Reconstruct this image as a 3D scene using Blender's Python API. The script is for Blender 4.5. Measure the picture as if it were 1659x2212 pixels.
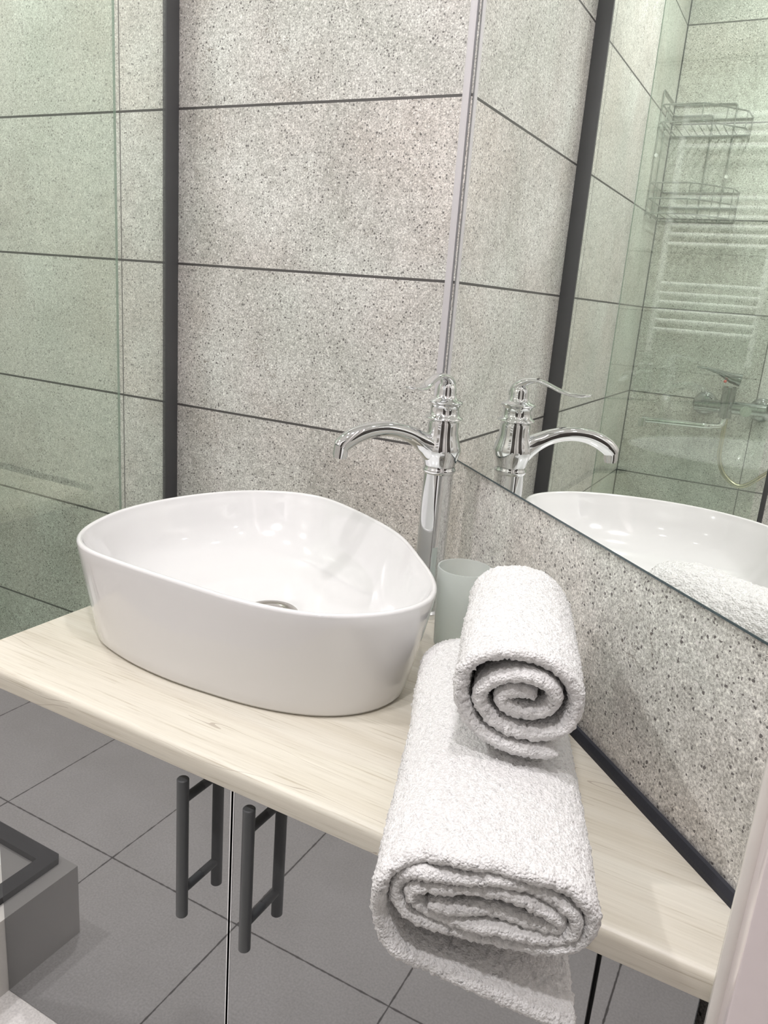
import bpy, bmesh, math, random
import numpy as np
from mathutils import Vector, Matrix, noise as mnoise
mnoise.seed_set(5); random.seed(4); rng = np.random.default_rng(4)
sc = bpy.context.scene
for o in list(bpy.data.objects): bpy.data.objects.remove(o)
col = sc.collection

# ------------------------------------------------------------------ camera, world, lamps, exposure
ZO = 0.874                       # height of the mirror's bottom edge above the floor
def Z(z): return z + ZO
cam_d = bpy.data.cameras.new('camera'); cam = bpy.data.objects.new('camera', cam_d); col.objects.link(cam)
cam_d.sensor_fit = 'VERTICAL'; cam_d.sensor_height = 36.0; cam_d.lens = 1675.46/2212*36.0
cam_d.clip_start = 0.01
R = ((0.87691004, 0.47456517, 0.07626715), (0.19232217, -0.20101096, -0.96052422), (-0.44050081, 0.8569612, -0.26753794))
M = Matrix(((R[0][0], -R[1][0], -R[2][0], 0.57369), (R[0][1], -R[1][1], -R[2][1], -1.31554), (R[0][2], -R[1][2], -R[2][2], Z(0.26707)), (0, 0, 0, 1)))
cam.matrix_world = M
sc.camera = cam
w = bpy.data.worlds.new('world'); sc.world = w; w.use_nodes = True
w.node_tree.nodes['Background'].inputs[0].default_value = (0.9, 0.95, 1.0, 1)
w.node_tree.nodes['Background'].inputs[1].default_value = 0.4
sc.view_settings.view_transform = 'Standard'; sc.view_settings.look = 'None'
sc.view_settings.gamma = 1.0; sc.view_settings.use_curve_mapping = False
sc.view_settings.exposure = 0.04
sc.cycles.max_bounces = 16; sc.cycles.diffuse_bounces = 8; sc.cycles.glossy_bounces = 8; sc.cycles.transparent_max_bounces = 16
CEIL = Z(1.52)
LAMPS = [(0.34, -0.84, 7.5), (-0.30, -0.62, 1.3), (-0.82, -1.40, 13.0), (0.42, -1.36, 10.5), (-1.15, -0.42, 10.5)]   # x, y, watts
LAMP_COL = (1.0, 0.965, 0.975)

# ------------------------------------------------------------------ helpers
def link(o, parent=None):
    col.objects.link(o)
    if parent is not None: o.parent = parent
    return o
def mesh(name, verts, faces, mat, parent=None, smooth=False, loc=(0, 0, 0), auto=None):
    me = bpy.data.meshes.new(name); me.from_pydata([tuple(map(float, v)) for v in verts], [], [tuple(map(int, f)) for f in faces]); me.update()
    if smooth: me.polygons.foreach_set('use_smooth', [True]*len(me.polygons))
    if mat: me.materials.append(mat)
    o = bpy.data.objects.new(name, me); o.location = loc
    if parent is not None:                     # children are given in world coordinates; the parent sits at its base
        o.location = Vector(loc) - parent.location
    link(o, parent)
    if auto is not None:
        try: me.set_sharp_from_angle(angle=auto)
        except Exception: pass
    return o
def bmobj(name, bm, mat, parent=None, smooth=False, auto=None):
    bm.normal_update()
    me = bpy.data.meshes.new(name); bm.to_mesh(me); bm.free()
    if smooth:
        me.polygons.foreach_set('use_smooth', [True]*len(me.polygons))
        me.set_sharp_from_angle(angle=auto or 0.7)
    me.materials.append(mat)
    o = bpy.data.objects.new(name, me)
    if parent is not None: o.location = -Vector(parent.location)
    return link(o, parent)
def tag(o, label=None, cat=None, group=None, kind=None):
    for k, v in (('label', label), ('category', cat), ('group', group), ('kind', kind)):
        if v: o[k] = v
    return o
def thing(name, loc, label, cat, group=None):
    o = bpy.data.objects.new(name, None); o.location = loc; o.empty_display_size = 0.05
    col.objects.link(o); return tag(o, label, cat, group)
def boxbm(bm, x0, x1, y0, y1, z0, z1, bev=0.0, seg=2):
    b = bmesh.new()
    bmesh.ops.create_cube(b, size=1)
    for v in b.verts: v.co = Vector(((x0+x1)/2+v.co.x*(x1-x0), (y0+y1)/2+v.co.y*(y1-y0), (z0+z1)/2+v.co.z*(z1-z0)))
    if bev > 0: bmesh.ops.bevel(b, geom=b.edges[:], offset=bev, segments=seg, affect='EDGES', profile=0.5)
    me = bpy.data.meshes.new('tmp'); b.to_mesh(me); b.free(); bm.from_mesh(me); bpy.data.meshes.remove(me)
def box(name, x0, x1, y0, y1, z0, z1, mat, parent=None, bev=0.0, seg=2):
    bm = bmesh.new(); boxbm(bm, x0, x1, y0, y1, z0, z1, bev, seg)
    return bmobj(name, bm, mat, parent, smooth=bev > 0)
def prism(bm, pts, z0, z1):
    lo = [bm.verts.new((x, y, z0)) for x, y in pts]; hi = [bm.verts.new((x, y, z1)) for x, y in pts]
    n = len(pts)
    bm.faces.new(lo[::-1]); bm.faces.new(hi)
    for i in range(n): bm.faces.new((lo[i], lo[(i+1) % n], hi[(i+1) % n], hi[i]))
def catmull(pts, n, closed=False):
    P = [np.array(p, float) for p in pts]; out = []
    m = len(P); segs = m if closed else m-1
    for i in range(segs):
        if closed: p0, p1, p2, p3 = P[(i-1) % m], P[i], P[(i+1) % m], P[(i+2) % m]
        else: p0, p1, p2, p3 = P[max(i-1, 0)], P[i], P[i+1], P[min(i+2, m-1)]
        for k in range(n):
            t = k/n
            out.append(0.5*((2*p1)+(-p0+p2)*t+(2*p0-5*p1+4*p2-p3)*t*t+(-p0+3*p1-3*p2+p3)*t**3))
    if not closed: out.append(P[-1])
    return out
def sweep(path, radii, seg=16, flat=None, cap=True, up=Vector((0, 0, 1))):
    """round (or flattened) tube along a path -> verts, faces"""
    P = [Vector(p) for p in path]; n = len(P); V = []; F = []
    if not hasattr(radii, '__len__'): radii = [radii]*n
    T = [(P[min(i+1, n-1)]-P[max(i-1, 0)]).normalized() for i in range(n)]
    nrm = T[0].cross(up)
    if nrm.length < 1e-4: nrm = T[0].cross(Vector((1, 0, 0)))
    nrm.normalize()
    for i in range(n):
        if i: nrm = (nrm - T[i]*nrm.dot(T[i])).normalized()
        b = T[i].cross(nrm)
        fa = flat[i] if flat is not None else 1.0
        for k in range(seg):
            a = 2*math.pi*k/seg
            V.append(P[i]+nrm*(math.cos(a)*radii[i])+b*(math.sin(a)*radii[i]*fa))
    for i in range(n-1):
        for k in range(seg):
            F.append((i*seg+k, i*seg+(k+1) % seg, (i+1)*seg+(k+1) % seg, (i+1)*seg+k))
    if cap: F.append(tuple(range(seg))[::-1]); F.append(tuple((n-1)*seg+k for k in range(seg)))
    return V, F
def merge(parts):
    V = []; F = []
    for v, f in parts:
        k = len(V); V += [Vector(q) for q in v]; F += [tuple(i+k for i in g) for g in f]
    return V, F
def lathe(profile, cx, cy, seg=48, cz=0.0):
    V = []; F = []; n = len(profile)
    for r, z in profile:
        for k in range(seg):
            a = 2*math.pi*k/seg; V.append((cx+r*math.cos(a), cy+r*math.sin(a), cz+z))
    for i in range(n-1):
        for k in range(seg):
            F.append((i*seg+k, i*seg+(k+1) % seg, (i+1)*seg+(k+1) % seg, (i+1)*seg+k))
    F.append(tuple(range(seg))[::-1]); F.append(tuple((n-1)*seg+k for k in range(seg)))
    return V, F
def wire(pts, r, n=6, closed=False, seg=8):
    if n > 1: pts = catmull(pts, n, closed)
    return sweep(pts, r, seg)
def arcpath(pts, rad, n=5):
    """polyline with rounded corners"""
    P = [Vector(p) for p in pts]; out = [P[0]]
    for i in range(1, len(P)-1):
        a = (P[i-1]-P[i]); b = (P[i+1]-P[i]); r = min(rad, a.length*0.45, b.length*0.45)
        a = P[i]+a.normalized()*r; b = P[i]+b.normalized()*r
        for k in range(n+1):
            t = k/n; out.append(a*(1-t)**2+P[i]*(2*t*(1-t))+b*t*t)
    out.append(P[-1]); return out

# ------------------------------------------------------------------ materials
class NT:
    def __init__(s, name):
        s.m = bpy.data.materials.new(name); s.m.use_nodes = True; s.t = s.m.node_tree
        s.b = s.t.nodes['Principled BSDF']; s.out = s.t.nodes['Material Output']
    def n(s, typ, **kw):
        o = s.t.nodes.new(typ)
        for k, v in kw.items():
            if k.startswith('i_'):
                key = k[2:]; key = int(key) if key.isdigit() else key.replace('_', ' ')
                o.inputs[key].default_value = v
            else: setattr(o, k, v)
        return o
    def l(s, a, b): s.t.links.new(a, b)
    def math(s, op, a, b=None, c=None, clamp=False):
        o = s.t.nodes.new('ShaderNodeMath'); o.operation = op; o.use_clamp = clamp
        for i, x in enumerate((a, b, c)):
            if x is None: continue
            if isinstance(x, (int, float)): o.inputs[i].default_value = x
            else: s.l(x, o.inputs[i])
        return o.outputs[0]
    def noise(s, vec, scale, detail=2, rough=0.5, dist=0.0):
        o = s.n('ShaderNodeTexNoise'); o.inputs['Scale'].default_value = scale; o.inputs['Detail'].default_value = detail
        o.inputs['Roughness'].default_value = rough; o.inputs['Distortion'].default_value = dist
        if vec is not None: s.l(vec, o.inputs['Vector'])
        return o.outputs['Fac']
    def ramp(s, fac, stops, interp='LINEAR'):
        o = s.t.nodes.new('ShaderNodeValToRGB'); o.color_ramp.interpolation = interp
        e = o.color_ramp.elements
        while len(e) < len(stops): e.new(0.5)
        for k, (p, c) in enumerate(stops):
            e[k].position = p; e[k].color = (*c, 1) if len(c) == 3 else c
        s.l(fac, o.inputs[0]); return o.outputs[0]
    def mix(s, fac, a, b, blend='MIX'):
        o = s.t.nodes.new('ShaderNodeMix'); o.data_type = 'RGBA'; o.blend_type = blend
        for inp, x in ((o.inputs[0], fac), (o.inputs[6], a), (o.inputs[7], b)):
            if isinstance(x, (int, float)): inp.default_value = x
            elif isinstance(x, tuple): inp.default_value = (*x, 1) if len(x) == 3 else x
            else: s.l(x, inp)
        return o.outputs[2]
    def bump(s, h, strength, dist, prev=None):
        o = s.t.nodes.new('ShaderNodeBump'); o.inputs['Strength'].default_value = strength; o.inputs['Distance'].default_value = dist
        s.l(h, o.inputs['Height'])
        if prev is not None: s.l(prev, o.inputs['Normal'])
        return o.outputs[0]
def simple(name, colr, rough=0.5, metal=0.0, coat=0.0, spec=0.5, bumps=None, vary=0.012):
    t = NT(name); b = t.b
    b.inputs['Roughness'].default_value = rough; b.inputs['Metallic'].default_value = metal
    b.inputs['Coat Weight'].default_value = coat; b.inputs['Coat Roughness'].default_value = 0.03
    b.inputs['Specular IOR Level'].default_value = spec
    tc = t.n('ShaderNodeTexCoord').outputs['Object']
    nz = t.noise(tc, bumps[0] if bumps else 40, 3)
    lo = tuple(c*(1-vary) for c in colr); hi = tuple(min(1, c*(1+vary)) for c in colr)
    t.l(t.ramp(nz, [(0.35, lo), (0.65, hi)]), b.inputs['Base Color'])
    if bumps: t.l(t.bump(nz, bumps[1], bumps[2]), b.inputs['Normal'])
    return t.m
def glass_mat(name, tint, refl=1.0, ior=1.5, smear=0.0):
    t = NT(name); t.t.nodes.remove(t.b)
    tr = t.n('ShaderNodeBsdfTransparent'); tr.inputs[0].default_value = (*tint, 1)
    gl = t.n('ShaderNodeBsdfGlossy'); gl.inputs['Roughness'].default_value = 0.0; gl.inputs[0].default_value = (refl, refl, refl, 1)
    fr = t.n('ShaderNodeFresnel'); fr.inputs[0].default_value = ior
    geo = t.n('ShaderNodeNewGeometry')
    # the fresnel node inverts ior on back faces; keep it air-to-glass on both sides of the pane
    ii = t.math('ADD', t.math('MULTIPLY', geo.outputs['Backfacing'], 1.0/ior-ior), ior)
    t.l(ii, fr.inputs[0])
    mx = t.n('ShaderNodeMixShader'); t.l(fr.outputs[0], mx.inputs[0]); t.l(tr.outputs[0], mx.inputs[1]); t.l(gl.outputs[0], mx.inputs[2])
    last = mx
    if smear > 0:                                # lime film left by dried water
        df = t.n('ShaderNodeBsdfDiffuse'); df.inputs[0].default_value = (0.86, 0.9, 0.86, 1)
        tc = t.n('ShaderNodeTexCoord').outputs['Object']
        mp = t.n('ShaderNodeMapping'); mp.inputs['Scale'].default_value = (6, 9, 1.1); t.l(tc, mp.inputs[0])
        f = t.noise(mp.outputs[0], 2.4, 5, 0.6)
        f = t.math('MULTIPLY', t.math('SUBTRACT', f, 0.3, clamp=True), smear*2.2)
        m2 = t.n('ShaderNodeMixShader'); t.l(f, m2.inputs[0]); t.l(mx.outputs[0], m2.inputs[1]); t.l(df.outputs[0], m2.inputs[2]); last = m2
    t.l(last.outputs[0], t.out.inputs[0])
    return t.m
def tile_mat(name, period, xoff, bright=1.0, gloss=0.42):
    """grey stone-look porcelain: courses 0.3 m high, local X runs along the wall, local Z up"""
    t = NT(name)
    tc = t.n('ShaderNodeTexCoord').outputs['Object']
    sp = t.n('ShaderNodeSeparateXYZ'); t.l(tc, sp.inputs[0]); X, Zc = sp.outputs[0], sp.outputs[2]
    fz = t.math('PINGPONG', Zc, 0.15)                       # distance to nearest course joint
    zz = t.math('MODULO', t.math('ADD', Zc, 3.0), 0.3)
    row = t.math('FLOOR', t.math('DIVIDE', t.math('ADD', Zc, 3.0), 0.3))
    fz = t.math('MINIMUM', zz, t.math('SUBTRACT', 0.3, zz))
    xx = t.math('MODULO', t.math('ADD', X, 9*period-xoff), period)
    fx = t.math('MINIMUM', xx, t.math('SUBTRACT', period, xx))
    gz = t.math('LESS_THAN', fz, 0.0024); gx = t.math('LESS_THAN', fx, 0.0016)
    g = t.math('MAXIMUM', gz, gx)
    cb = t.n('ShaderNodeCombineXYZ'); t.l(X, cb.inputs[0]); t.l(zz, cb.inputs[2])
    t.l(t.math('MULTIPLY', t.math('MODULO', row, 2.0), 3.7), cb.inputs[1])
    v = cb.outputs[0]
    cl = t.noise(v, 5.0, 6, 0.62, 0.4)
    c = t.ramp(cl, [(0.30, (0.43*bright, 0.415*bright, 0.39*bright)), (0.5, (0.535*bright, 0.522*bright, 0.50*bright)), (0.70, (0.62*bright, 0.615*bright, 0.595*bright))])
    hue = t.noise(v, 3.1, 3)
    c = t.mix(t.math('MULTIPLY', t.ramp(hue, [(0.48, (0, 0, 0)), (0.68, (1, 1, 1))]), 0.28), c, (0.66*bright, 0.575*bright, 0.54*bright))
    c = t.mix(t.math('MULTIPLY', t.ramp(hue, [(0.32, (1, 1, 1)), (0.50, (0, 0, 0))]), 0.25), c, (0.46*bright, 0.53*bright, 0.475*bright))
    gr = t.noise(v, 300, 3, 0.75, 0.6)                            # fine grain
    c = t.mix(1.0, c, t.ramp(gr, [(0.30, (0.30, 0.29, 0.28)), (0.42, (0.74, 0.73, 0.72)), (0.52, (1.02, 1.02, 1.02)), (0.70, (1.60, 1.60, 1.58))]), 'MULTIPLY')
    md = t.noise(v, 95, 3, 0.6)
    c = t.mix(0.8, c, t.ramp(md, [(0.35, (0.80, 0.80, 0.79)), (0.65, (1.17, 1.17, 1.17))]), 'MULTIPLY')
    vo = t.n('ShaderNodeTexVoronoi'); vo.voronoi_dimensions = '2D'; vo.inputs['Scale'].default_value = 230
    dv = t.n('ShaderNodeTexNoise'); dv.inputs['Scale'].default_value = 240; t.l(v, dv.inputs['Vector'])
    vm = t.n('ShaderNodeVectorMath'); vm.operation = 'MULTIPLY_ADD'; t.l(dv.outputs['Color'], vm.inputs[0]); vm.inputs[1].default_value = (0.004, 0.004, 0.004)
    c2 = t.n('ShaderNodeCombineXYZ'); t.l(X, c2.inputs[0]); t.l(zz, c2.inputs[1]); t.l(c2.outputs[0], vm.inputs[2])
    t.l(vm.outputs[0], vo.inputs['Vector'])
    vcol = t.n('ShaderNodeSeparateXYZ'); t.l(vo.outputs['Color'], vcol.inputs[0])
    near = t.math('LESS_THAN', vo.outputs['Distance'], t.math('MULTIPLY', t.math('POWER', vcol.outputs[1], 1.8), 0.50))
    c = t.mix(t.math('MULTIPLY', near, t.math('GREATER_THAN', vcol.outputs[0], 0.80)), c, (0.15, 0.14, 0.135))
    c = t.mix(t.math('MULTIPLY', t.math('MULTIPLY', near, t.math('LESS_THAN', vcol.outputs[0], 0.17)), 0.9), c, (0.78, 0.77, 0.74))
    vn = t.noise(v, 9, 5, 0.65, 1.2)                        # hairline veins
    line = t.math('LESS_THAN', t.math('ABSOLUTE', t.math('SUBTRACT', vn, 0.5)), 0.0035)
    msk = t.math('GREATER_THAN', t.noise(v, 6.5, 2), 0.60)
    c = t.mix(t.math('MULTIPLY', t.math('MULTIPLY', line, msk), 0.6), c, (0.17, 0.14, 0.11))
    c = t.mix(g, c, (0.085, 0.080, 0.078))
    t.l(c, t.b.inputs['Base Color'])
    t.b.inputs['Roughness'].default_value = gloss
    h = t.math('ADD', t.math('MULTIPLY', t.math('SUBTRACT', 1.0, g), 1.0), t.math('MULTIPLY', gr, 0.12))
    t.l(t.bump(h, 0.5, 0.0015), t.b.inputs['Normal'])
    return t.m
def floor_mat():
    t = NT('floor_tile'); tc = t.n('ShaderNodeTexCoord').outputs['Object']
    sp = t.n('ShaderNodeSeparateXYZ'); t.l(tc, sp.inputs[0])
    def d(s_): 
        m = t.math('MODULO', t.math('ADD', s_, 3.2), 0.32)
        return t.math('MINIMUM', m, t.math('SUBTRACT', 0.32, m))
    wob = t.math('MULTIPLY', t.math('SUBTRACT', t.noise(tc, 60, 3), 0.5), 0.004)
    dd = t.math('ADD', t.math('MINIMUM', d(sp.outputs[0]), d(sp.outputs[1])), wob)
    g = t.math('LESS_THAN', dd, 0.0016)
    c = t.ramp(t.noise(tc, 7, 5, 0.6), [(0.3, (0.74, 0.72, 0.70)), (0.7, (0.82, 0.80, 0.785))])
    c = t.mix(1.0, c, t.ramp(t.noise(tc, 260, 2), [(0.3, (0.85, 0.85, 0.85)), (0.7, (1.1, 1.1, 1.1))]), 'MULTIPLY')
    c = t.mix(g, c, (0.13, 0.12, 0.115))
    t.l(c, t.b.inputs['Base Color']); t.b.inputs['Roughness'].default_value = 0.35
    t.l(t.bump(t.math('SUBTRACT', 1.0, g), 0.4, 0.001), t.b.inputs['Normal'])
    return t.m
def wood_mat():
    t = NT('cream_laminate'); tc = t.n('ShaderNodeTexCoord').outputs['Object']
    mp = t.n('ShaderNodeMapping'); mp.inputs['Scale'].default_value = (1.0, 14, 14); t.l(tc, mp.inputs[0]); v = mp.outputs[0]
    c = t.ramp(t.noise(v, 2.0, 6, 0.6, 0.3), [(0.30, (0.60, 0.56, 0.475)), (0.5, (0.665, 0.63, 0.55)), (0.72, (0.71, 0.685, 0.61))])
    mp2 = t.n('ShaderNodeMapping'); mp2.inputs['Scale'].default_value = (9, 330, 330); t.l(tc, mp2.inputs[0])
    fine = t.noise(mp2.outputs[0], 1.0, 4, 0.65)
    c = t.mix(0.9, c, t.ramp(fine, [(0.28, (0.70, 0.66, 0.58)), (0.42, (0.96, 0.955, 0.94)), (0.7, (1.06, 1.06, 1.05))]), 'MULTIPLY')
    mp3 = t.n('ShaderNodeMapping'); mp3.inputs['Scale'].default_value = (0.9, 6.5, 6.5); mp3.inputs['Rotation'].default_value = (0, 0, 0.05); t.l(tc, mp3.inputs[0])
    n = t.noise(mp3.outputs[0], 1.3, 3, 0.45, 0.15)
    line = t.math('LESS_THAN', t.math('ABSOLUTE', t.math('SUBTRACT', n, 0.50)), 0.0008)
    m = t.math('GREATER_THAN', t.noise(tc, 5, 1), 0.53)
    c = t.mix(t.math('MULTIPLY', t.math('MULTIPLY', line, m), 0.5), c, (0.28, 0.22, 0.17))
    t.l(c, t.b.inputs['Base Color']); t.b.inputs['Roughness'].default_value = 0.38
    t.l(t.bump(fine, 0.25, 0.0006), t.b.inputs['Normal'])
    return t.m
def terry_mat():
    t = NT('white_terry'); tc = t.n('ShaderNodeTexCoord').outputs['Object']
    vo = t.n('ShaderNodeTexVoronoi'); vo.inputs['Scale'].default_value = 420; t.l(tc, vo.inputs['Vector'])
    nz = t.noise(tc, 260, 3, 0.7)
    h = t.math('ADD', t.math('MULTIPLY', t.math('SUBTRACT', 1.0, vo.outputs['Distance']), 0.7), nz)
    c = t.ramp(nz, [(0.3, (0.70, 0.69, 0.685)), (0.6, (0.82, 0.815, 0.815))])
    t.l(c, t.b.inputs['Base Color']); t.b.inputs['Roughness'].default_value = 0.95
    t.b.inputs['Sheen Weight'].default_value = 0.4
    t.b.inputs['Specular IOR Level'].default_value = 0.1
    t.b.inputs['Subsurface Weight'].default_value = 0.0
    t.l(t.bump(h, 0.9, 0.0022), t.b.inputs['Normal'])
    return t.m
def frosted_mat():
    t = NT('frosted_glass'); b = t.b
    b.inputs['Base Color'].default_value = (0.93, 0.97, 0.95, 1); b.inputs['Roughness'].default_value = 0.45
    b.inputs['Transmission Weight'].default_value = 0.7; b.inputs['IOR'].default_value = 1.25
    tc = t.n('ShaderNodeTexCoord').outputs['Object']
    t.l(t.bump(t.noise(tc, 900, 2), 0.15, 0.0004), b.inputs['Normal'])
    return t.m
def door_gloss():
    """dark back-painted glass doors: a dim tinted mirror over charcoal"""
    t = NT('dark_gloss_front'); t.t.nodes.remove(t.b)
    df = t.n('ShaderNodeBsdfDiffuse'); tc = t.n('ShaderNodeTexCoord').outputs['Object']
    t.l(t.ramp(t.noise(tc, 700, 2), [(0.3, (0.07, 0.072, 0.075)), (0.7, (0.10, 0.102, 0.105))]), df.inputs[0])
    gl = t.n('ShaderNodeBsdfGlossy'); gl.inputs['Roughness'].default_value = 0.018; gl.inputs[0].default_value = (0.98, 0.99, 1.0, 1)
    lw = t.n('ShaderNodeLayerWeight'); lw.inputs[0].default_value = 0.35
    f = t.math('ADD', t.math('MULTIPLY', lw.outputs['Fresnel'], 0.35), 0.24)
    mx = t.n('ShaderNodeMixShader'); t.l(f, mx.inputs[0]); t.l(df.outputs[0], mx.inputs[1]); t.l(gl.outputs[0], mx.inputs[2])
    t.l(mx.outputs[0], t.out.inputs[0]); return t.m
def mirror_mat():
    t = NT('mirror_glass'); b = t.b
    b.inputs['Base Color'].default_value = (0.945, 0.965, 0.94, 1); b.inputs['Metallic'].default_value = 1.0
    b.inputs['Roughness'].default_value = 0.0
    return t.m
def emit(name, c, s):
    t = NT(name); t.b.inputs['Emission Color'].default_value = (*c, 1); t.b.inputs['Emission Strength'].default_value = s
    t.b.inputs['Base Color'].default_value = (0.9, 0.9, 0.9, 1); return t.m

m_w1 = tile_mat('grey_stone_tile', 0.9, -0.807, bright=1.04)
m_w2 = tile_mat('grey_stone_tile_lit', 1.2, -0.3, bright=1.22)  # same tile, colour lightened to stand in for light missing on this wall
m_w3 = tile_mat('grey_stone_tile_side', 0.9, 0.469)
m_floor = floor_mat(); m_wood = wood_mat(); m_terry = terry_mat(); m_frost = frosted_mat(); m_door = door_gloss(); m_mirror = mirror_mat()
m_chrome = simple('chrome', (0.80, 0.81, 0.82), 0.035, 1.0)
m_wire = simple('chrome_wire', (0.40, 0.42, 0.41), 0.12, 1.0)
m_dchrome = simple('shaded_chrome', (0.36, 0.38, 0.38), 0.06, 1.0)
m_hose = simple('hose_metal', (0.62, 0.57, 0.42), 0.2, 1.0)
m_steel = simple('brushed_steel', (0.48, 0.45, 0.42), 0.28, 1.0)
m_ceramic = simple('white_ceramic', (0.75, 0.745, 0.75), 0.12, 0.0, coat=0.9, vary=0.0)
m_black = simple('black_profile', (0.068, 0.068, 0.072), 0.42, 0.0)
m_handle = simple('dark_grey_metal', (0.060, 0.064, 0.068), 0.38, 0.0)
m_seal = simple('dark_seal', (0.022, 0.024, 0.034), 0.6, 0.0, bumps=(300, 0.3, 0.001))
m_trim = simple('pale_trim', (0.58, 0.56, 0.58), 0.35, 0.0, bumps=(500, 0.3, 0.0006))
m_white = simple('white_paint', (0.80, 0.79, 0.79), 0.35)
m_lilac = simple('pale_lilac_paint', (0.84, 0.755, 0.77), 0.28, coat=0.3)
m_lilac_edge = simple('pale_edge_band', (0.78, 0.76, 0.72), 0.25, coat=0.5)
m_ceil = simple('ceiling_paint', (0.88, 0.88, 0.87), 0.7)
m_glass = glass_mat('shower_glass', (0.935, 0.968, 0.937), ior=1.82, smear=0.03)
m_red = simple('red_mark', (0.6, 0.04, 0.03), 0.3); m_blue = simple('blue_mark', (0.1, 0.2, 0.5), 0.3)
m_lamp = emit('lamp_glow', (1.0, 0.97, 0.94), 18.0)
m_silver = simple('mirror_edge', (0.10, 0.13, 0.14), 0.15, 0.6)
m_tray = simple('white_tray', (0.78, 0.80, 0.78), 0.3)

# ------------------------------------------------------------------ room shell
L = 1.6725; YB = -1.84; XR = 1.30; T = 0.05
PHI = 0.78035; DX, DY = math.sin(PHI), -math.cos(PHI)          # direction of the diagonal wall
def struct(o, label, cat): return tag(o, label, cat, kind='structure')
def wall(name, x0, x1, mat, origin, rot, label, z0=-ZO, z1=1.52, thick=T):
    """local X along the wall, local -Y faces the room"""
    V = [(x, y, z) for x in (x0, x1) for y in (0, thick) for z in (z0, z1)]
    F = [(0, 4, 5, 1), (2, 3, 7, 6), (0, 1, 3, 2), (4, 6, 7, 5), (1, 5, 7, 3), (0, 2, 6, 4)]
    o = mesh(name, V, F, mat); o.location = origin; o.rotation_euler = (0, 0, rot)
    return struct(o, label, 'wall')
wall('wall_back', -L-T, 0.02, m_w1, (0, 0, ZO), 0, 'grey stone-look tiled wall behind the basin and the shower glass')
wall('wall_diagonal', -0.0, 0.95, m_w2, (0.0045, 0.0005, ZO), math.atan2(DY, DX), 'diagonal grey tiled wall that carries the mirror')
wall('wall_left', -1.90, 0.0, m_w3, (-L, 0, ZO), math.pi/2, 'grey tiled wall inside the shower seen in the mirror')
wall('wall_front', -XR-T, L+T, m_w1, (0, YB, ZO), math.pi, 'tiled wall behind the camera')
wall('wall_right', 0.70, 1.90, m_w1, (XR, 0, ZO), -math.pi/2, 'tiled wall right of the camera')
struct(box('floor', -L-T, XR+T, YB-T, 0.02, -0.05, 0, m_floor), 'pale floor of square tiles with thin grey joints', 'floor')
bpy.data.objects['floor'].data.transform(Matrix.Translation((0.792, 0.984, 0))); bpy.data.objects['floor'].location = (-0.792, -0.984, 0)
struct(box('ceiling', -L-T, XR+T, YB-T, T, CEIL, CEIL+0.05, m_ceil), 'white painted ceiling with round lamps', 'ceiling')
struct(box('trim_1', -0.0168, -0.0042, -0.0030, 0.001, Z(-0.002), CEIL, m_trim, bev=0.001), 'pale plastic strip running up the corner beside the mirror', 'corner trim')
struct(box('trim_8', -0.0042, -0.0018, -0.0012, 0.0008, Z(-0.002), CEIL, simple('grey_sealant', (0.20, 0.20, 0.21), 0.5)), 'dark sealant line between the pale corner strip and the mirror', 'sealant')
struct(box('trim_9', -L, -L+0.0045, -0.0035, 0.0, 0.0, CEIL, m_seal), 'dark grout line in the shower corner', 'grout line')
# white door frame at the right edge of the picture
bm = bmesh.new(); boxbm(bm, 0.6135, 0.74, -0.800, -0.7205, 0, CEIL, 0.002)
struct(bmobj('door_1', bm, m_lilac, smooth=True), 'pale lilac white door frame at the right edge beside the counter', 'door frame')
struct(box('trim_2', 0.6045, 0.6150, -0.7295, -0.7190, 0, CEIL, m_lilac_edge, bev=0.003), 'cream edge band of the pale door frame', 'edge band')
struct(box('wall_side', 0.66, XR+T, -0.79, -0.70, 0, CEIL, m_white), 'white wall beyond the door frame', 'wall')
# added dark panel and casing behind the camera, for the chrome to reflect
bm = bmesh.new(); boxbm(bm, 0.40, 1.16, YB+0.001, YB+0.006, 0.0, Z(1.18))
struct(bmobj('added_dark_panel', bm, simple('dark_brown_panel', (0.045, 0.038, 0.034), 0.45)), 'added dark brown panel behind the camera, reflected in the chrome', 'door')
bm = bmesh.new()
for a, b, c, d in ((0.34, 0.40, 0, Z(1.24)), (1.16, 1.22, 0, Z(1.24)), (0.34, 1.22, Z(1.18), Z(1.24))): boxbm(bm, a, b, YB+0.001, YB+0.022, c, d, 0.002)
struct(bmobj('trim_7', bm, m_white, smooth=True), 'white casing around the added dark panel behind the camera', 'panel casing')
# dark seal along the back of the worktop
HC = Z(-0.252)
def strip(name, p0, p1, nrm, prof, mat):
    V = []; F = []
    for p in (p0, p1):
        for a, h in prof: V.append((p[0]+nrm[0]*a, p[1]+nrm[1]*a, HC+h))
    n = len(prof)
    for i in range(n): F.append((i, (i+1) % n, n+(i+1) % n, n+i))
    F.append(tuple(range(n))[::-1]); F.append(tuple(range(n, 2*n)))
    return mesh(name, V, F, mat)
NW = (DY, -DX)   # points from the diagonal wall into the room
NW = (-math.cos(PHI), -math.sin(PHI))
prof = [(0.0, 0.0), (0.0065, 0.0), (0.0062, 0.006), (0.0035, 0.0135), (0.0, 0.0145)]
struct(strip('trim_3', (0.004, -0.002), (0.617, -0.6225), NW, prof, m_seal), 'dark rubber seal between worktop and diagonal tiled wall', 'seal strip')
struct(strip('trim_4', (-0.37, 0.0), (0.0, 0.0), (0, -1), prof, m_seal), 'dark rubber seal between worktop and back wall', 'seal strip')

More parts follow.
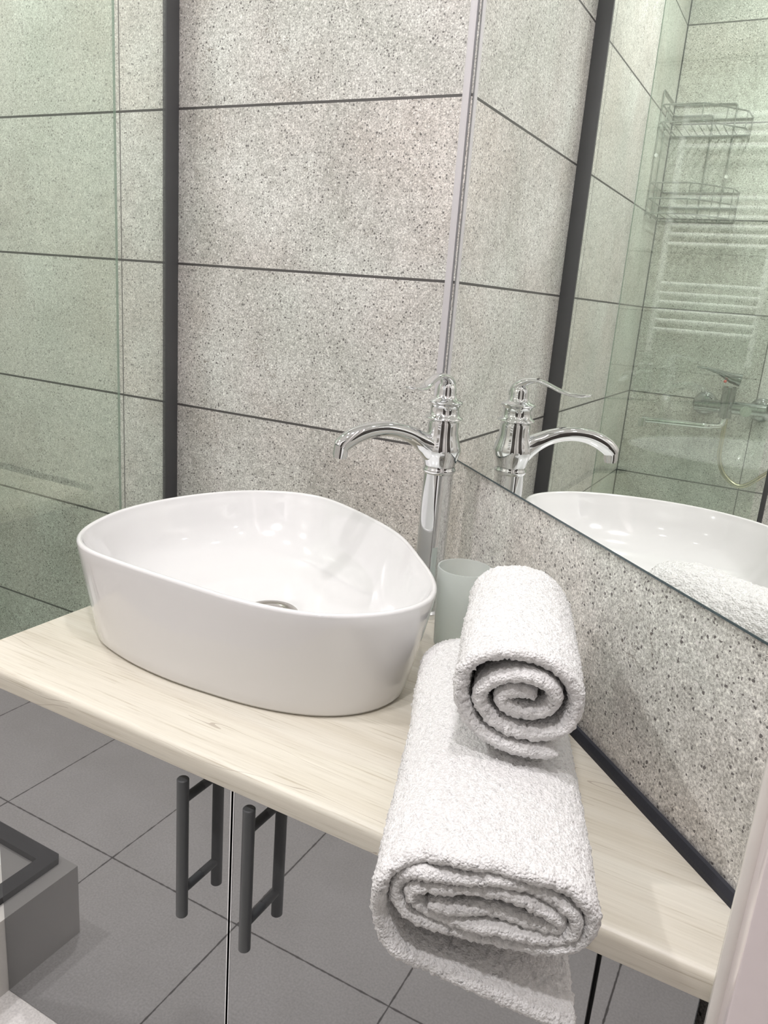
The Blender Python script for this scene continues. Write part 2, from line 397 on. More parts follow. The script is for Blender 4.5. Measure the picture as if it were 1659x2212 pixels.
# ------------------------------------------------------------------ mirror
MH = 1.50
def dpt(s, off, z): return (DX*s+NW[0]*off, DY*s+NW[1]*off, z)
def slab(name, s0, s1, o0, o1, z0, z1, mat, parent=None):
    V = [dpt(s, o, z) for s in (s0, s1) for o in (o0, o1) for z in (z0, z1)]
    F = [(0, 4, 5, 1), (2, 3, 7, 6), (0, 1, 3, 2), (4, 6, 7, 5), (1, 5, 7, 3), (0, 2, 6, 4)]
    return mesh(name, V, F, mat, parent)
mir = thing('wall_mirror', dpt(0.4, 0, Z(0)), 'large frameless mirror on the diagonal tiled wall', 'mirror')
slab('mirror_backing', 0.004, 0.90, -0.0055, -0.0008, Z(0.0), Z(MH), m_silver, mir)
slab('mirror_pane', 0.004, 0.90, -0.0008, 0.0, Z(0.0012), Z(MH), m_mirror, mir)
slab('mirror_edge', 0.004, 0.90, -0.0008, 0.0004, Z(-0.0012), Z(0.0012), simple('mirror_bevel', (0.07, 0.10, 0.11), 0.2, 0.3), mir)

# ------------------------------------------------------------------ worktop and cabinet
YF = -0.714
def worktop():
    # section (y,z) of the rounded front, extruded along x, then the right end is cut by the diagonal wall
    z1 = HC; z0 = HC-0.029; r = 0.009
    sec = []
    for k in range(7): a = math.pi/2*k/6; sec.append((YF+r-r*math.sin(a), z1-r+r*math.cos(a)))
    r2 = 0.003
    for k in range(4): a = math.pi/2*k/3; sec.append((YF+r2-r2*math.cos(a), z0+r2-r2*math.sin(a)))
    bm = bmesh.new()
    loops = []
    for x in (-0.37, 0.622):
        loops.append([bm.verts.new((x, y, z)) for y, z in sec])
    n = len(sec)
    for i in range(n-1): bm.faces.new((loops[0][i], loops[0][i+1], loops[1][i+1], loops[1][i]))
    # top and bottom polygons with the diagonal back
    back = [(0.622, -0.6275), (0.0, -0.0006), (-0.37, -0.0006)]
    tv = [bm.verts.new((x, y, z1)) for x, y in back]; bv = [bm.verts.new((x, y, z0)) for x, y in back]
    bm.faces.new([loops[0][0], loops[1][0]]+tv)
    bm.faces.new(([loops[0][-1], loops[1][-1]]+bv)[::-1])
    bm.faces.new([tv[0], bv[0], bv[1], tv[1]]); bm.faces.new([tv[1], bv[1], bv[2], tv[2]])
    bm.faces.new([loops[0][i] for i in range(n)][::-1]+[tv[2], bv[2]][::1])
    bm.faces.new([loops[1][i] for i in range(n)]+[bv[0], tv[0]])
    bmesh.ops.recalc_face_normals(bm, faces=bm.faces[:])
    return bmobj('worktop', bm, m_wood, smooth=True, auto=0.5)
tag(worktop(), 'cream wood-grain worktop with rounded front edge carrying the basin', 'countertop')
YD = -0.675
cab = thing('vanity_cabinet', (0.1, -0.35, 0), 'dark grey glossy vanity cabinet under the cream worktop', 'cabinet')
bm = bmesh.new()
ZT = HC-0.030
prism(bm, [(-0.372, -0.004), (-0.372, YD+0.019), (0.600, YD+0.019), (0.600, -0.612), (-0.002, -0.010)], 0.0, ZT)
bmesh.ops.recalc_face_normals(bm, faces=bm.faces[:])
bmobj('body', bm, simple('cabinet_carcass', (0.05, 0.05, 0.052), 0.5), cab)
G1, G2 = 0.072, 0.510
xs = [(-0.375, G1-0.0022), (G1+0.0022, G2-0.0018), (G2+0.0018, 0.600)]
fronts = []
for a, b in xs:
    fronts.append(box('door', a, b, YD, YD+0.018, 0.001, ZT-0.004, m_door, cab, bev=0.0008, seg=1))
# polished edge along the gaps
for a in (G1-0.0022, G1+0.0022):
    s = -1 if a < G1 else 1
    e = box('edge_strip', a-0.0006, a+0.0006, YD-0.0006, YD+0.016, 0.002, ZT-0.005, m_chrome)
    par = fronts[0] if s < 0 else fronts[1]
    e.parent = par; e.location = -(Vector(par.location)+Vector(cab.location))
def bar_handle(x, par):
    zt, zb, yh, r = Z(-0.297), Z(-0.493), YD-0.0325, 0.0073
    prof = [(0.0, 0), (r-0.0012, 0), (r, 0.0012), (r, zt-zb-0.0012), (r-0.0012, zt-zb), (0.0, zt-zb)]
    parts = [lathe([(max(q, 0.0002), z) for q, z in prof], x, yh, 24, zb)]
    for z in (Z(-0.327), Z(-0.456)):
        parts.append(sweep([(x, yh+0.002, z), (x, YD+0.002, z)], 0.0056, 16))
    V, F = merge(parts)
    o = mesh('handle', V, F, m_handle, smooth=True, auto=0.6); o['label'] = 'dark grey round bar handle'
    o.parent = par; o.location = -(Vector(par.location)+Vector(cab.location))
bar_handle(0.0235, fronts[0]); bar_handle(0.121, fronts[1])

# ------------------------------------------------------------------ basin
BC = np.array([-0.085, -0.385])
rim_pts = [(-.268, -.600), (-.322, -.55), (-.354, -.47), (-.362, -.40), (-.350, -.31), (-.314, -.22), (-.258, -.158), (-.180, -.128), (-.085, -.158), (.045, -.232), (.135, -.328), (.194, -.405), (.215, -.468), (.193, -.535), (.130, -.594), (.04, -.617), (-.07, -.618), (-.185, -.613)]
base_pts = [(-.268, -.571), (-.229, -.588), (-.171, -.602), (-.097, -.608), (-.036, -.605), (.037, -.597), (.1, -.578), (.14, -.554), (.172, -.515), (.181, -.478), (.178, -.44)]
NA = 144
def polar(pts, n=NA):
    C = np.array(catmull(pts, 12, True)); d = C-BC; a = np.arctan2(d[:, 1], d[:, 0]); r = np.hypot(d[:, 0], d[:, 1])
    i = np.argsort(a); a = a[i]; r = r[i]
    th = np.linspace(-np.pi, np.pi, n, endpoint=False)
    R_ = np.interp(th, np.r_[a[-3:]-2*np.pi, a, a[:3]+2*np.pi], np.r_[r[-3:], r, r[:3]])
    k = np.array([1, 4, 6, 4, 1])/16.
    for _ in range(3): R_ = sum(k[j]*np.roll(R_, j-2) for j in range(5))
    return th, R_
th, RR = polar(rim_pts)
back = [tuple(BC+(np.array(p)-BC)*0.93) for p in [(.135, -.328), (.045, -.232), (-.085, -.158), (-.180, -.128), (-.258, -.158), (-.314, -.22), (-.350, -.31), (-.362, -.40), (-.345, -.49)]]
_, RB = polar(base_pts+back)
RB = np.minimum(RB, RR-0.003)
def ring(Rv, z): return [(BC[0]+Rv[i]*math.cos(th[i]), BC[1]+Rv[i]*math.sin(th[i]), z) for i in range(NA)]
ZR = Z(-0.0985)
basin = thing('vessel_basin', (BC[0], BC[1], HC), 'white glossy rounded-triangle vessel basin on the cream worktop', 'basin')
DR = np.full(NA, 0.036); DCX = 0.0
lv = []
zb = HC
lv.append((RB-0.030, zb+0.0015)); lv.append((RB-0.006, zb+0.0012)); lv.append((RB-0.0025, zb+0.002)); lv.append((RB, zb+0.006))
for k in range(1, 10):
    t_ = k/10; lv.append((RB+(RR-RB)*(t_**0.9), zb+0.006+(ZR-0.006-zb-0.006)*t_))
for k in range(0, 9):
    a = math.pi*k/8; lv.append((RR-0.0045+0.0045*math.cos(a), ZR-0.0045+0.0045*math.sin(a)))
RI = RR-0.009
prof_in = [(0.985, -0.012), (0.965, -0.025), (0.935, -0.045), (0.895, -0.065), (0.84, -0.083), (0.76, -0.099), (0.66, -0.110), (0.54, -0.117), (0.42, -0.121), (0.30, -0.1235), (0.20, -0.125)]
for s, dz in prof_in:
    f = (1-s)**1.2; lv.append(((RI*s)*(1-f)+np.mean(RI)*s*f, ZR+dz))
lv.append((np.full(NA, 0.037), ZR-0.1258)); lv.append((np.full(NA, 0.034), ZR-0.128)); lv.append((np.full(NA, 0.033), ZR-0.138))
V = []; F = []
for Rv, z in lv: V += ring(Rv, z)
for i in range(len(lv)-1):
    for k in range(NA): F.append((i*NA+k, i*NA+(k+1) % NA, (i+1)*NA+(k+1) % NA, (i+1)*NA+k))
F.append(tuple(range(NA))[::-1]); F.append(tuple((len(lv)-1)*NA+k for k in range(NA)))
mesh('bowl', V, F, m_ceramic, basin, smooth=True, auto=0.9)
dz0 = ZR-0.1258
V, F = lathe([(0.024, -0.006), (0.0245, 0.0010), (0.0270, 0.0034), (0.033, 0.0040), (0.040, 0.0032), (0.0425, 0.0012), (0.0425, -0.002), (0.030, -0.006)], BC[0]-0.005, BC[1], 48, dz0)
dr = mesh('drain', V, F, m_steel, basin, smooth=True, auto=0.9)
V, F = lathe([(0.0005, 0.0075), (0.010, 0.0072), (0.018, 0.0055), (0.0222, 0.0028), (0.0228, 0.0), (0.018, -0.004)][::-1], BC[0]-0.005, BC[1], 40, dz0+0.001)
st = mesh('stopper', V, F, m_steel, None, smooth=True, auto=0.9); st.parent = dr; st.location = (0, 0, 0)
st.location = -(Vector(basin.location)+Vector(dr.location)); 
V, F = lathe([(0.0002, 0), (0.0011, 0.0), (0.0011, 0.0006), (0.0002, 0.0006)], 0, 0, 10)

# ------------------------------------------------------------------ faucet
FX, FY = 0.080, -0.1715
fau = thing('basin_faucet', (FX, FY, HC), 'tall chrome single-lever faucet standing behind the white basin', 'faucet')
body = [(0.030, -0.252), (0.031, -0.250), (0.031, -0.243), (0.0275, -0.240), (0.0245, -0.236), (0.0245, -0.004), (0.0252, -0.0035), (0.0268, -0.001), (0.0275, 0.0015), (0.0268, 0.004), (0.0252, 0.006), (0.0254, 0.010), (0.0300, 0.026), (0.0322, 0.034), (0.0322, 0.038), (0.0300, 0.045), (0.0268, 0.056), (0.0252, 0.064), (0.0250, 0.078), (0.0240, 0.0815), (0.0180, 0.0820)]
V, F = lathe(body, FX, FY, 64, ZO); mesh('body', V, F, m_chrome, fau, smooth=True, auto=0.8)
cap = [(0.0205, 0.0815), (0.0205, 0.0845), (0.0290, 0.0848), (0.0308, 0.0862), (0.0300, 0.0885), (0.0262, 0.0905), (0.0238, 0.0945), (0.0230, 0.100), (0.0236, 0.106), (0.0255, 0.1095), (0.0280, 0.1110), (0.0285, 0.1130), (0.0268, 0.1148), (0.0205, 0.1170), (0.0172, 0.1200), (0.0158, 0.1250), (0.0155, 0.1320), (0.0140, 0.1390), (0.0100, 0.1440), (0.0040, 0.1462)]
V, F = lathe(cap, FX, FY, 64, ZO); hd = mesh('cap', V, F, m_chrome, fau, smooth=True, auto=0.9)
# little round hot-cold mark on the cap, facing the room
dvec = Vector((FX-0.02-FX, -0.055, 0)).normalized(); mc = Vector((FX, FY, Z(0.1005)))+dvec*0.0228
V, F = sweep([mc, mc+dvec*0.0012], 0.0042, 20); hm = mesh('mark', V, F, simple('mark_plate', (0.7, 0.68, 0.66), 0.3), None, smooth=True, auto=0.6)
hm.parent = hd; hm.location = -(Vector(fau.location)+Vector(hd.location))
# lever
ld = Vector((-0.009, -0.110, 0)).normalized()
lp = [(-0.010, 0.126), (-0.006, 0.139), (0.004, 0.148), (0.018, 0.1535), (0.034, 0.1535), (0.050, 0.1485), (0.066, 0.1425), (0.082, 0.1390), (0.098, 0.1385), (0.110, 0.1400), (0.116, 0.1415)]
lw_ = [0.0090, 0.0120, 0.0128, 0.0112, 0.0098, 0.0095, 0.0104, 0.0125, 0.0138, 0.0110, 0.0030]
lf = [0.9, 0.75, 0.6, 0.45, 0.38, 0.34, 0.30, 0.26, 0.24, 0.24, 0.4]
path = catmull([(d, z, w_, f) for (d, z), w_, f in zip(lp, lw_, lf)], 6)
V, F = sweep([(FX+ld.x*q[0], FY+ld.y*q[0], Z(q[1])) for q in path], [max(q[2], 0.001) for q in path], 20, [q[3] for q in path])
mesh('lever', V, F, m_chrome, fau, smooth=True, auto=1.2)
# spout
sd = Vector((-0.109, -0.146, 0)).normalized()
sp_ = [(0.006, 0.030, 0.024), (0.018, 0.038, 0.0215), (0.030, 0.045, 0.0175), (0.042, 0.052, 0.0148), (0.060, 0.0605, 0.0130), (0.082, 0.0665, 0.0120), (0.104, 0.0685, 0.0118), (0.126, 0.0665, 0.0122), (0.146, 0.0605, 0.0130), (0.162, 0.0525, 0.0136), (0.172, 0.0450, 0.0132), (0.176, 0.0400, 0.0128)]
path = catmull(sp_, 6)
V, F = sweep([(FX+sd.x*q[0], FY+sd.y*q[0], Z(q[1])) for q in path], [q[2] for q in path], 28)
mesh('spout', V, F, m_chrome, fau, smooth=True, auto=1.2)
tip = Vector((FX+sd.x*0.174, FY+sd.y*0.174, Z(0.043))); ax = (sd*0.10+Vector((0, 0, -1))).normalized()
V, F = merge([sweep([tip, tip+ax*0.016], 0.0118, 28), sweep([tip+ax*0.012, tip+ax*0.0195], 0.0104, 28)])
mesh('aerator', V, F, m_chrome, fau, smooth=True, auto=0.6)

# ------------------------------------------------------------------ frosted tumbler
def tumbler():
    CX, CY, H = 0.1745, -0.2515, 0.127
    prof = [(0.0360, 0.0), (0.0372, 0.001), (0.0425, H-0.0015), (0.0420, H), (0.0400, H), (0.0395, H-0.0015), (0.0345, 0.006), (0.030, 0.005)]
    V, F = lathe(prof, CX, CY, 64, HC+0.0006)
    return mesh('tumbler', V, F, m_frost, smooth=True, auto=0.9)
tag(tumbler(), 'frosted pale green glass tumbler between faucet and rolled towel', 'tumbler')

# ------------------------------------------------------------------ towels
def towel(name, spine, wdir, section, thick, step_s, label, cat, wob=0.0025, grain=0.0009, zfun=None, seed=1, endw=None):
    """spine: list of (point, t); section(t) -> Nx2 (across, up) centre line of the folded cloth"""
    n = len(spine); rows_o = []; rows_i = []
    rg = np.random.default_rng(seed)
    wd = np.array([*wdir, 0.0]); up = np.array([0, 0, 1.0])
    for i, (P, t) in enumerate(spine):
        S = section(t)
        T_ = np.gradient(S, axis=0); T_ /= np.linalg.norm(T_, axis=1)[:, None]+1e-9
        N = np.c_[-T_[:, 1], T_[:, 0]]
        e = min(i, n-1-i)
        k = [0.25, 0.6, 0.82, 0.94, 1.0][min(e, 4)]
        endf = np.ones(len(S)); endf[:4] = [0.3, 0.65, 0.85, 0.95]; endf[-4:] = [0.95, 0.85, 0.65, 0.3]
        h = (thick/2*k)*endf[:, None]
        for rows, sg in ((rows_o, 1), (rows_i, -1)):
            Q = S+N*h*sg
            rows.append(np.array(P)[None, :]+Q[:, :1]*wd[None, :]+Q[:, 1:]*up[None, :])
    O = np.array(rows_o); I = np.array(rows_i); m = O.shape[1]
    # slow waviness shared by both faces + fine terry grain
    A = np.concatenate([O, I], axis=1)            # n x 2m
    mid = (O+I)/2
    W = np.zeros((n, m, 3))
    sc_ = 14.0
    cs = np.array([[mnoise.noise_vector(Vector(mid[i, j]*sc_+seed)) for j in range(0, m, 4)] for i in range(0, n, 4)])
    ii = np.arange(n)/4.0; jj = np.arange(m)/4.0
    def interp2(G):
        a = np.clip(ii, 0, G.shape[0]-1.001); b = np.clip(jj, 0, G.shape[1]-1.001)
        ai = a.astype(int); bi = b.astype(int); fa = (a-ai)[:, None, None]; fb = (b-bi)[None, :, None]
        return (G[ai][:, bi]*(1-fa)*(1-fb)+G[ai+1][:, bi]*fa*(1-fb)+G[ai][:, bi+1]*(1-fa)*fb+G[ai+1][:, bi+1]*fa*fb)
    W = interp2(cs)*wob
    # ends of the cloth are uneven
    ax_ = np.cross(up, wd)
    endj = np.array([mnoise.noise(Vector((j*step_s*22, seed*3.1, 0))) for j in range(m)])*0.008
    wt = np.clip(1-np.minimum(np.arange(n), n-1-np.arange(n))/12.0, 0, 1)
    W += (wt[:, None, None]*endj[None, :, None])*ax_[None, None, :]
    def grainy(Sf, sgn):
        du = np.gradient(Sf, axis=0); dv = np.gradient(Sf, axis=1); N = np.cross(du, dv); N /= np.linalg.norm(N, axis=2)[:, :, None]+1e-12
        g = rg.normal(0, 1, Sf.shape[:2]); g = g*0.75+np.roll(g, 1, 0)*0.35
        return Sf+N*(g*grain)[:, :, None]
    O2 = grainy(O+W, 1); I2 = grainy(I+W, -1)
    if zfun is not None:
        for S_ in (O2, I2):
            zf = zfun(S_[:, :, 0], S_[:, :, 1]); S_[:, :, 2] = np.maximum(S_[:, :, 2], zf+rg.uniform(0, 0.0006, zf.shape))
    verts = np.concatenate([O2.reshape(-1, 3), I2.reshape(-1, 3)]); k0 = n*m
    a = (np.arange(n-1)[:, None]*m+np.arange(m-1)[None, :]).ravel()
    fo = np.stack([a, a+1, a+m+1, a+m], 1); fi = np.stack([a+k0, a+m+k0, a+m+1+k0, a+1+k0], 1)
    j = np.arange(m-1); e0 = np.stack([j, j+k0, j+1+k0, j+1], 1); q = (n-1)*m; e1 = np.stack([q+j, q+j+1, q+j+1+k0, q+j+k0], 1)
    i_ = np.arange(n-1)*m; s0 = np.stack([i_, i_+m, i_+m+k0, i_+k0], 1); r_ = i_+m-1; s1 = np.stack([r_, r_+k0, r_+m+k0, r_+m], 1)
    faces = np.concatenate([fo, fi, e0, e1, s0, s1])
    me = bpy.data.meshes.new(name); me.from_pydata(verts.tolist(), [], faces.tolist())
    me.polygons.foreach_set('use_smooth', [True]*len(me.polygons)); me.materials.append(m_terry); me.update()
    return tag(link(bpy.data.objects.new(name, me)), label, cat)
def resample(P, step):
    P = np.array(P); d = np.r_[0, np.cumsum(np.linalg.norm(np.diff(P, axis=0), axis=1))]
    s = np.linspace(0, d[-1], int(d[-1]/step)+1)
    return np.c_[np.interp(s, d, P[:, 0]), np.interp(s, d, P[:, 1])]
def smooth_(P, k=9, it=2):
    for _ in range(it):
        Q = np.pad(P, ((k//2, k//2), (0, 0)), mode='edge'); P = np.stack([np.convolve(Q[:, c], np.ones(k)/k, 'valid') for c in (0, 1)], 1)
    return P
U = np.array([0.331, -0.944]); U /= np.linalg.norm(U); WD = (-U[1], U[0])
STEP = 0.0022
def spiral(a, b, da, db, turns, start, nexp=2.6, core=1.0):
    out = []
    N_ = int(turns*90)
    for i in range(N_+1):
        th_ = start-2*math.pi*turns*i/N_        # runs clockwise inward
        k = turns*i/N_
        aa = max(a-da*k, 0.006); bb = max(b-db*k, 0.004)
        c, s = math.cos(th_), math.sin(th_)
        out.append((aa*math.copysign(abs(c)**(2/nexp), c), bb*math.copysign(abs(s)**(2/nexp), s)))
    return out
def bath_section():
    A, B = 0.0865, 0.0385
    sp2 = spiral(A, B, 0.0125, 0.0113, 2.95, math.pi, 2.5)
    sp2 = [(x, y+(0.0032*math.sin(x*75+k_*0.004) if k_ > 95 else 0)) for k_, (x, y) in enumerate(sp2)]     # starts at the left, over the top, clockwise inward
    tail = [(0.078, -0.064), (0.04, -0.063), (0.0, -0.061), (-0.04, -0.058), (-0.066, -0.050), (-0.080, -0.036), (-0.0862, -0.018)]
    return resample(smooth_(np.array([tuple(p) for p in catmull(tail, 10)]+sp2), 7, 1), STEP)
BS = bath_section()
ZC = Z(-0.178)
tail_n = int(0.20/STEP)
def bsec(t):
    S = BS.copy()
    wv = 1.0-0.04*math.sin(t*3.0)
    S[:, 0] *= wv
    front = max(0.0, (t-0.72)/0.28)
    # beyond the worktop edge the loose tail sags and the mouth of the roll opens a little
    idx = np.arange(len(S)); wt = np.clip(1-idx/tail_n, 0, 1)
    S[:, 1] -= wt*0.030*front*(0.4+0.6*np.clip((S[:, 0]+0.09)/0.17, 0, 1))
    back_ = max(0.0, (0.12-t)/0.12)
    S[:, 1] = S[:, 1]*(1-0.25*back_)-0.010*back_
    S[:, 0] *= 1-0.10*back_
    return S
c0 = np.array([0.286, -0.412]); c1 = np.array([0.443, -0.838])
nu = int(np.linalg.norm(c1-c0)/STEP)
spine = []
for i in range(nu+1):
    t = i/nu; c = c0+(c1-c0)*t
    spine.append(((c[0], c[1], ZC+0.004*max(0, (t-0.6)/0.4)), t))
def zf1(X, Y): return np.where(Y > YF-0.004, HC+0.0012, 0.0)
towel('folded_towel', spine, WD, bsec, 0.0125, STEP, 'large white terry towel folded on the worktop, overhanging its front edge', 'towel', wob=0.0035, zfun=zf1, seed=2)
def small_section():
    px = [(1290, 1196), (1200, 1206), (1100, 1205), (980, 1190), (860, 1165), (740, 1110), (668, 1000), (650, 880), (700, 775), (830, 722), (1000, 705), (1170, 730), (1290, 815), (1345, 925), (1325, 1035), (1230, 1105),
          (1110, 1128), (970, 1110), (850, 1062), (772, 990), (775, 915), (860, 850), (990, 808), (1120, 815), (1205, 870), (1215, 950), (1140, 1010), (1030, 1020), (930, 985), (905, 940), (960, 905), (1070, 905), (1110, 930)]
    P = np.array([((x-1005)*0.000151, -(y-955)*0.000188) for x, y in px])
    P = np.array(catmull(P, 12))
    return resample(smooth_(P, 9, 2), STEP)
SS = small_section()
def ssec(t):
    S = SS.copy(); b_ = max(0, (0.15-t)/0.15)
    S *= (1-0.12*b_)
    S[:, 0] *= 0.97+0.05*t
    return S
d0 = np.array([0.328, -0.462]); d1 = np.array([0.407, -0.700])
nu = int(np.linalg.norm(d1-d0)/STEP); spine = []
for i in range(nu+1):
    t = i/nu; c = d0+(d1-d0)*t; spine.append(((c[0], c[1], Z(-0.0735)-0.002*t), t))
u2 = (d1-d0)/np.linalg.norm(d1-d0)
towel('rolled_towel', spine, (-u2[1], u2[0]), ssec, 0.0138, STEP, 'small rolled white terry towel lying on the larger folded towel', 'towel', wob=0.0035, seed=7)

# ------------------------------------------------------------------ shower enclosure
ZGT = Z(1.30)
GX = -0.646
enc = thing('shower_screen', (GX, -0.30, 0), 'clear glass shower screen with black upright profiles left of the basin', 'shower screen')
def pane(name, x, y0, y1, z0, z1, par, thick=0.006): return box(name, x-thick/2, x+thick/2, y0, y1, z0, z1, m_glass, par)
fp_ = pane('fixed_pane', GX, -0.520, -0.030, 0.02, ZGT, enc)
sp_a = pane('sliding_pane', GX-0.026, -0.536, -0.142, 0.02, ZGT, enc)
ed = box('edge', GX-0.029, GX-0.023, -0.1420, -0.1412, 0.02, ZGT, simple('glass_edge', (0.30, 0.37, 0.33), 0.2)); ed.parent = sp_a; ed.location = (0, 0, 0)
ed.location = -(Vector(enc.location)+Vector(sp_a.location)); ed['label'] = 'dark green glass edge'
box('wall_profile', GX-0.0055, GX+0.005, -0.036, 0.0, 0.0, ZGT+0.02, m_black, enc, bev=0.001)
box('door_profile', GX-0.036, GX-0.018, -0.547, -0.536, 0.02, ZGT, m_black, enc, bev=0.001)
box('top_rail', GX-0.032, GX+0.020, -0.60, 0.0, ZGT, ZGT+0.03, m_black, enc, bev=0.001)
# kerb beside the cabinet with its own low dark rail
KX, KY, KZ = -0.3755, -0.819, Z(-0.732)
bm = bmesh.new()
prism(bm, [(KX, -0.002), (-0.485, -0.002), (-0.485, -0.735), (-L, -0.735), (-L, KY), (KX, KY)], 0.0, KZ)
bmesh.ops.recalc_face_normals(bm, faces=bm.faces[:])
k_ = bmobj('trim_5', bm, simple('kerb_tile', (0.60, 0.585, 0.56), 0.4, bumps=(220, 0.3, 0.001)))
struct(k_, 'low tiled shower kerb left of the cabinet', 'shower kerb')
rail = thing('kerb_rail', (-0.42, -0.70, KZ), 'dark floor rail turning the corner on top of the shower kerb', 'rail')
bm = bmesh.new()
prism(bm, [(-0.406, -0.01), (-0.435, -0.01), (-0.435, -0.783), (-L+0.01, -0.783), (-L+0.01, -0.812), (-0.414, -0.812), (-0.406, -0.804)], KZ, KZ+0.012)
bmesh.ops.recalc_face_normals(bm, faces=bm.faces[:]); bmobj('channel', bm, m_black, rail)
struct(box('trim_6', -L, -0.486, -0.734, -0.001, 0.0, 0.03, m_tray, bev=0.0), 'white shower tray behind the kerb', 'shower tray')

# corner rack of chrome wire on the shower walls
rk = thing('corner_rack', (-1.56, -0.12, Z(0.59)), 'two-tier chrome wire corner rack inside the shower, seen in the mirror', 'shower rack')
e = 0.004
def rimpath(z, s=1.0): return arcpath([(-L+e, -0.008, z), (-1.448, -0.008, z), (-1.450, -0.140, z), (-1.570, -0.248, z), (-L+e, -0.256, z), (-L+e, -0.008, z)], 0.012)
r1 = 0.0026
uf = [sweep(arcpath([(-1.460, -0.004, Z(0.585)), (-1.460, -0.004, Z(0.958)), (-L+e, -0.004, Z(0.958))], 0.012), r1, 8),
      sweep(arcpath([(-1.535, -0.006, Z(0.585)), (-1.535, -0.006, Z(0.925)), (-L+e, -0.006, Z(0.925))], 0.012), r1, 8),
      sweep(arcpath([(-L+e, -0.200, Z(0.585)), (-L+e, -0.200, Z(0.958)), (-L+e, -0.004, Z(0.958))], 0.012), r1, 8),
      sweep(arcpath([(-L+e, -0.132, Z(0.585)), (-L+e, -0.132, Z(0.925)), (-L+e, -0.006, Z(0.925))], 0.012), r1, 8)]
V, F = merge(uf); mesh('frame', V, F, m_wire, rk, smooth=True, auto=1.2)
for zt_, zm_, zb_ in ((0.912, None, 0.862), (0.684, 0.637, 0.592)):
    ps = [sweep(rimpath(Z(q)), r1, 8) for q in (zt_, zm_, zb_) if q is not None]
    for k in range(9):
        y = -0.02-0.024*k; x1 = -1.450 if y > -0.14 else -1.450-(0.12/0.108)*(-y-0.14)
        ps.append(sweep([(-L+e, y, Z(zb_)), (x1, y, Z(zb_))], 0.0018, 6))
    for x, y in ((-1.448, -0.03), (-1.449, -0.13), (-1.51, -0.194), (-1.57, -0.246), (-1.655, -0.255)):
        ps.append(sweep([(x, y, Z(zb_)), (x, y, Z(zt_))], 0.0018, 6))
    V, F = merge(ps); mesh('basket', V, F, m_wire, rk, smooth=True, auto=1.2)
for p_ in ((-1.460, -0.006, Z(0.766)), (-L+0.006, -0.200, Z(0.735))):
    V, F = sweep([p_, (p_[0]+0.006, p_[1]-0.004, p_[2])], 0.006, 12); mesh('screw', V, F, m_chrome, rk, smooth=True, auto=0.8)

# wall-mounted mixer with hose
WX = -L
mx_ = thing('shower_mixer', (WX, -0.34, Z(-0.02)), 'chrome single-lever bath mixer on the shower wall, seen in the mirror', 'faucet')
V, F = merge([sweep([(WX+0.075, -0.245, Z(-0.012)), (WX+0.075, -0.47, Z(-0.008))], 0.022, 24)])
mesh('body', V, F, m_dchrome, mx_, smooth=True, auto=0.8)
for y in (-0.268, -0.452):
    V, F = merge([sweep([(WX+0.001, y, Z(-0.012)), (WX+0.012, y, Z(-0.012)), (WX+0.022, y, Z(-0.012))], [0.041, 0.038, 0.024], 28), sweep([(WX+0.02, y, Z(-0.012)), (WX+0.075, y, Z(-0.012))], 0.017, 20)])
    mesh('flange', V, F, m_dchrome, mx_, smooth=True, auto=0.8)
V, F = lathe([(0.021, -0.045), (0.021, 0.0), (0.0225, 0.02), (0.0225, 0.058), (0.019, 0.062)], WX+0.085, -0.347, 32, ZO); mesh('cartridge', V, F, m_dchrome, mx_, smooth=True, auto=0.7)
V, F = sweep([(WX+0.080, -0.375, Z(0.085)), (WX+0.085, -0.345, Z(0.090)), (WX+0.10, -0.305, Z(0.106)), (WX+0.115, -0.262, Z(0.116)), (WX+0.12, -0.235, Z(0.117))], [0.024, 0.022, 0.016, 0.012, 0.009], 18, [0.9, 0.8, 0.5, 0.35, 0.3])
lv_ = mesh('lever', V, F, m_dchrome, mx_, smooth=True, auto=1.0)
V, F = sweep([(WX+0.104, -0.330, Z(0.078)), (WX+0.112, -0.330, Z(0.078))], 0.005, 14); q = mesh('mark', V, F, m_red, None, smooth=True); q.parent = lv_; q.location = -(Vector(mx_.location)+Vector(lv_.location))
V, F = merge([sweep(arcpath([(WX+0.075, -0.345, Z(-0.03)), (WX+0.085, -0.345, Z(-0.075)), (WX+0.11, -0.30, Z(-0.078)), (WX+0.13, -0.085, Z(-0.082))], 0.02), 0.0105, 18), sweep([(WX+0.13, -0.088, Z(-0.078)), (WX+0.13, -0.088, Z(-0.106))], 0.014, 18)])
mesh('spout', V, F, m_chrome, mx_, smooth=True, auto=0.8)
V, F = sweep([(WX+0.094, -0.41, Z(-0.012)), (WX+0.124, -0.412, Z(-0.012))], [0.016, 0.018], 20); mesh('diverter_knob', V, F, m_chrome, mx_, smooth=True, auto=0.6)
hose = [(WX+0.075, -0.352, Z(-0.05)), (WX+0.078, -0.352, Z(-0.12)), (WX+0.078, -0.356, Z(-0.19)), (WX+0.078, -0.385, Z(-0.245)), (WX+0.078, -0.440, Z(-0.272)), (WX+0.078, -0.500, Z(-0.225)), (WX+0.075, -0.56, Z(-0.15)), (WX+0.07, -0.60, Z(0.0)), (WX+0.06, -0.62, Z(0.35)), (WX+0.04, -0.62, Z(0.55))]
hp = catmull(hose, 30); rad = [0.0070+0.0012*(i % 2) for i in range(len(hp))]
V, F = sweep(hp, rad, 10); mesh('hose', V, F, m_hose, mx_, smooth=True, auto=1.5)['label'] = 'ribbed chrome hose'

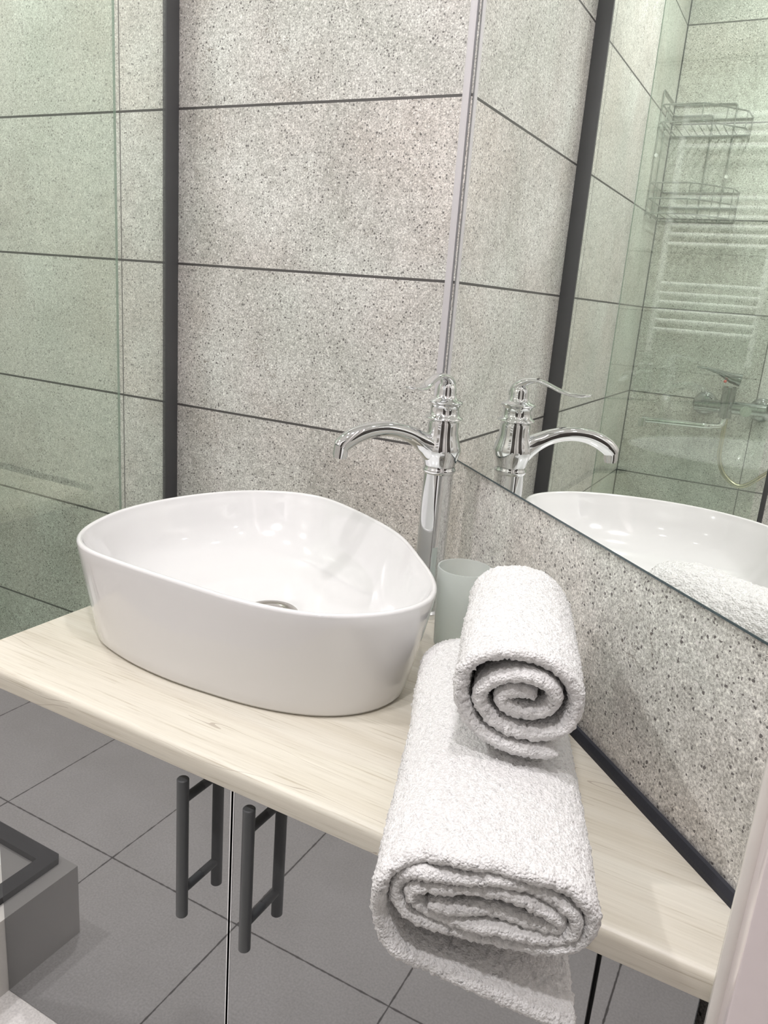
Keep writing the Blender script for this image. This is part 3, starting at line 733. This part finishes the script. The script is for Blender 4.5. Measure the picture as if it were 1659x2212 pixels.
# towel radiator on the wall opposite
ry = YB+0.06
rad_ = thing('towel_radiator', (0.02, YB+0.03, Z(0.13)), 'white ladder towel radiator reflected through the shower glass', 'radiator')
for x in (-0.230, 0.267):
    V, F = sweep([(x, ry, Z(0.14)), (x, ry, Z(1.28))], 0.019, 20, [0.9, 0.9]); mesh('column', V, F, m_white, rad_, smooth=True, auto=0.8)
    V, F = merge([sweep([(x, ry, Z(0.06)), (x, ry, Z(0.14))], 0.014, 16), sweep([(x, YB+0.003, Z(0.075)), (x, ry+0.03, Z(0.075))], 0.017, 16)]); mesh('valve', V, F, m_white, rad_, smooth=True, auto=0.8)
b0 = None
for z in (1.234, 1.191, 1.149, 1.095, .858, .814, .769, .725, .682, .636, .440, .391, .347, .303, .255, .208):
    if b0 is None:
        V, F = sweep([(-0.230, ry+0.006, Z(z)), (0.267, ry+0.006, Z(z))], 0.0125, 14); b0 = mesh('bar', V, F, m_white, rad_, smooth=True, auto=0.8); z00 = z; l0 = Vector(b0.location)
    else:
        b = b0.copy(); b.location = l0+Vector((0, 0, z-z00)); b.parent = rad_; col.objects.link(b)

# ------------------------------------------------------------------ ceiling lamps
names = ['nearest the diagonal mirror wall', 'above the white basin', 'in the middle of the room', 'over the doorway side', 'inside the shower']
for (x, y, wt), nm in zip(LAMPS, names):
    t = thing('ceiling_lamp', (x, y, CEIL), 'round recessed ceiling lamp ' + nm, 'lamp')
    V, F = lathe([(0.047, -0.001), (0.060, -0.001), (0.060, -0.006), (0.050, -0.010), (0.047, -0.008)], x, y, 32, CEIL); mesh('ring', V, F, m_white, t, smooth=True, auto=0.6)
    V, F = lathe([(0.001, -0.0065), (0.046, -0.0065), (0.046, -0.003), (0.001, -0.003)], x, y, 32, CEIL); mesh('lens', V, F, m_lamp, t)
    ld_ = bpy.data.lights.new('lamp_light', 'AREA'); ld_.shape = 'DISK'; ld_.size = 0.09; ld_.energy = wt; ld_.color = LAMP_COL
    lo = bpy.data.objects.new('lamp_light', ld_); lo.location = (0, 0, -0.012); lo.parent = t; col.objects.link(lo)
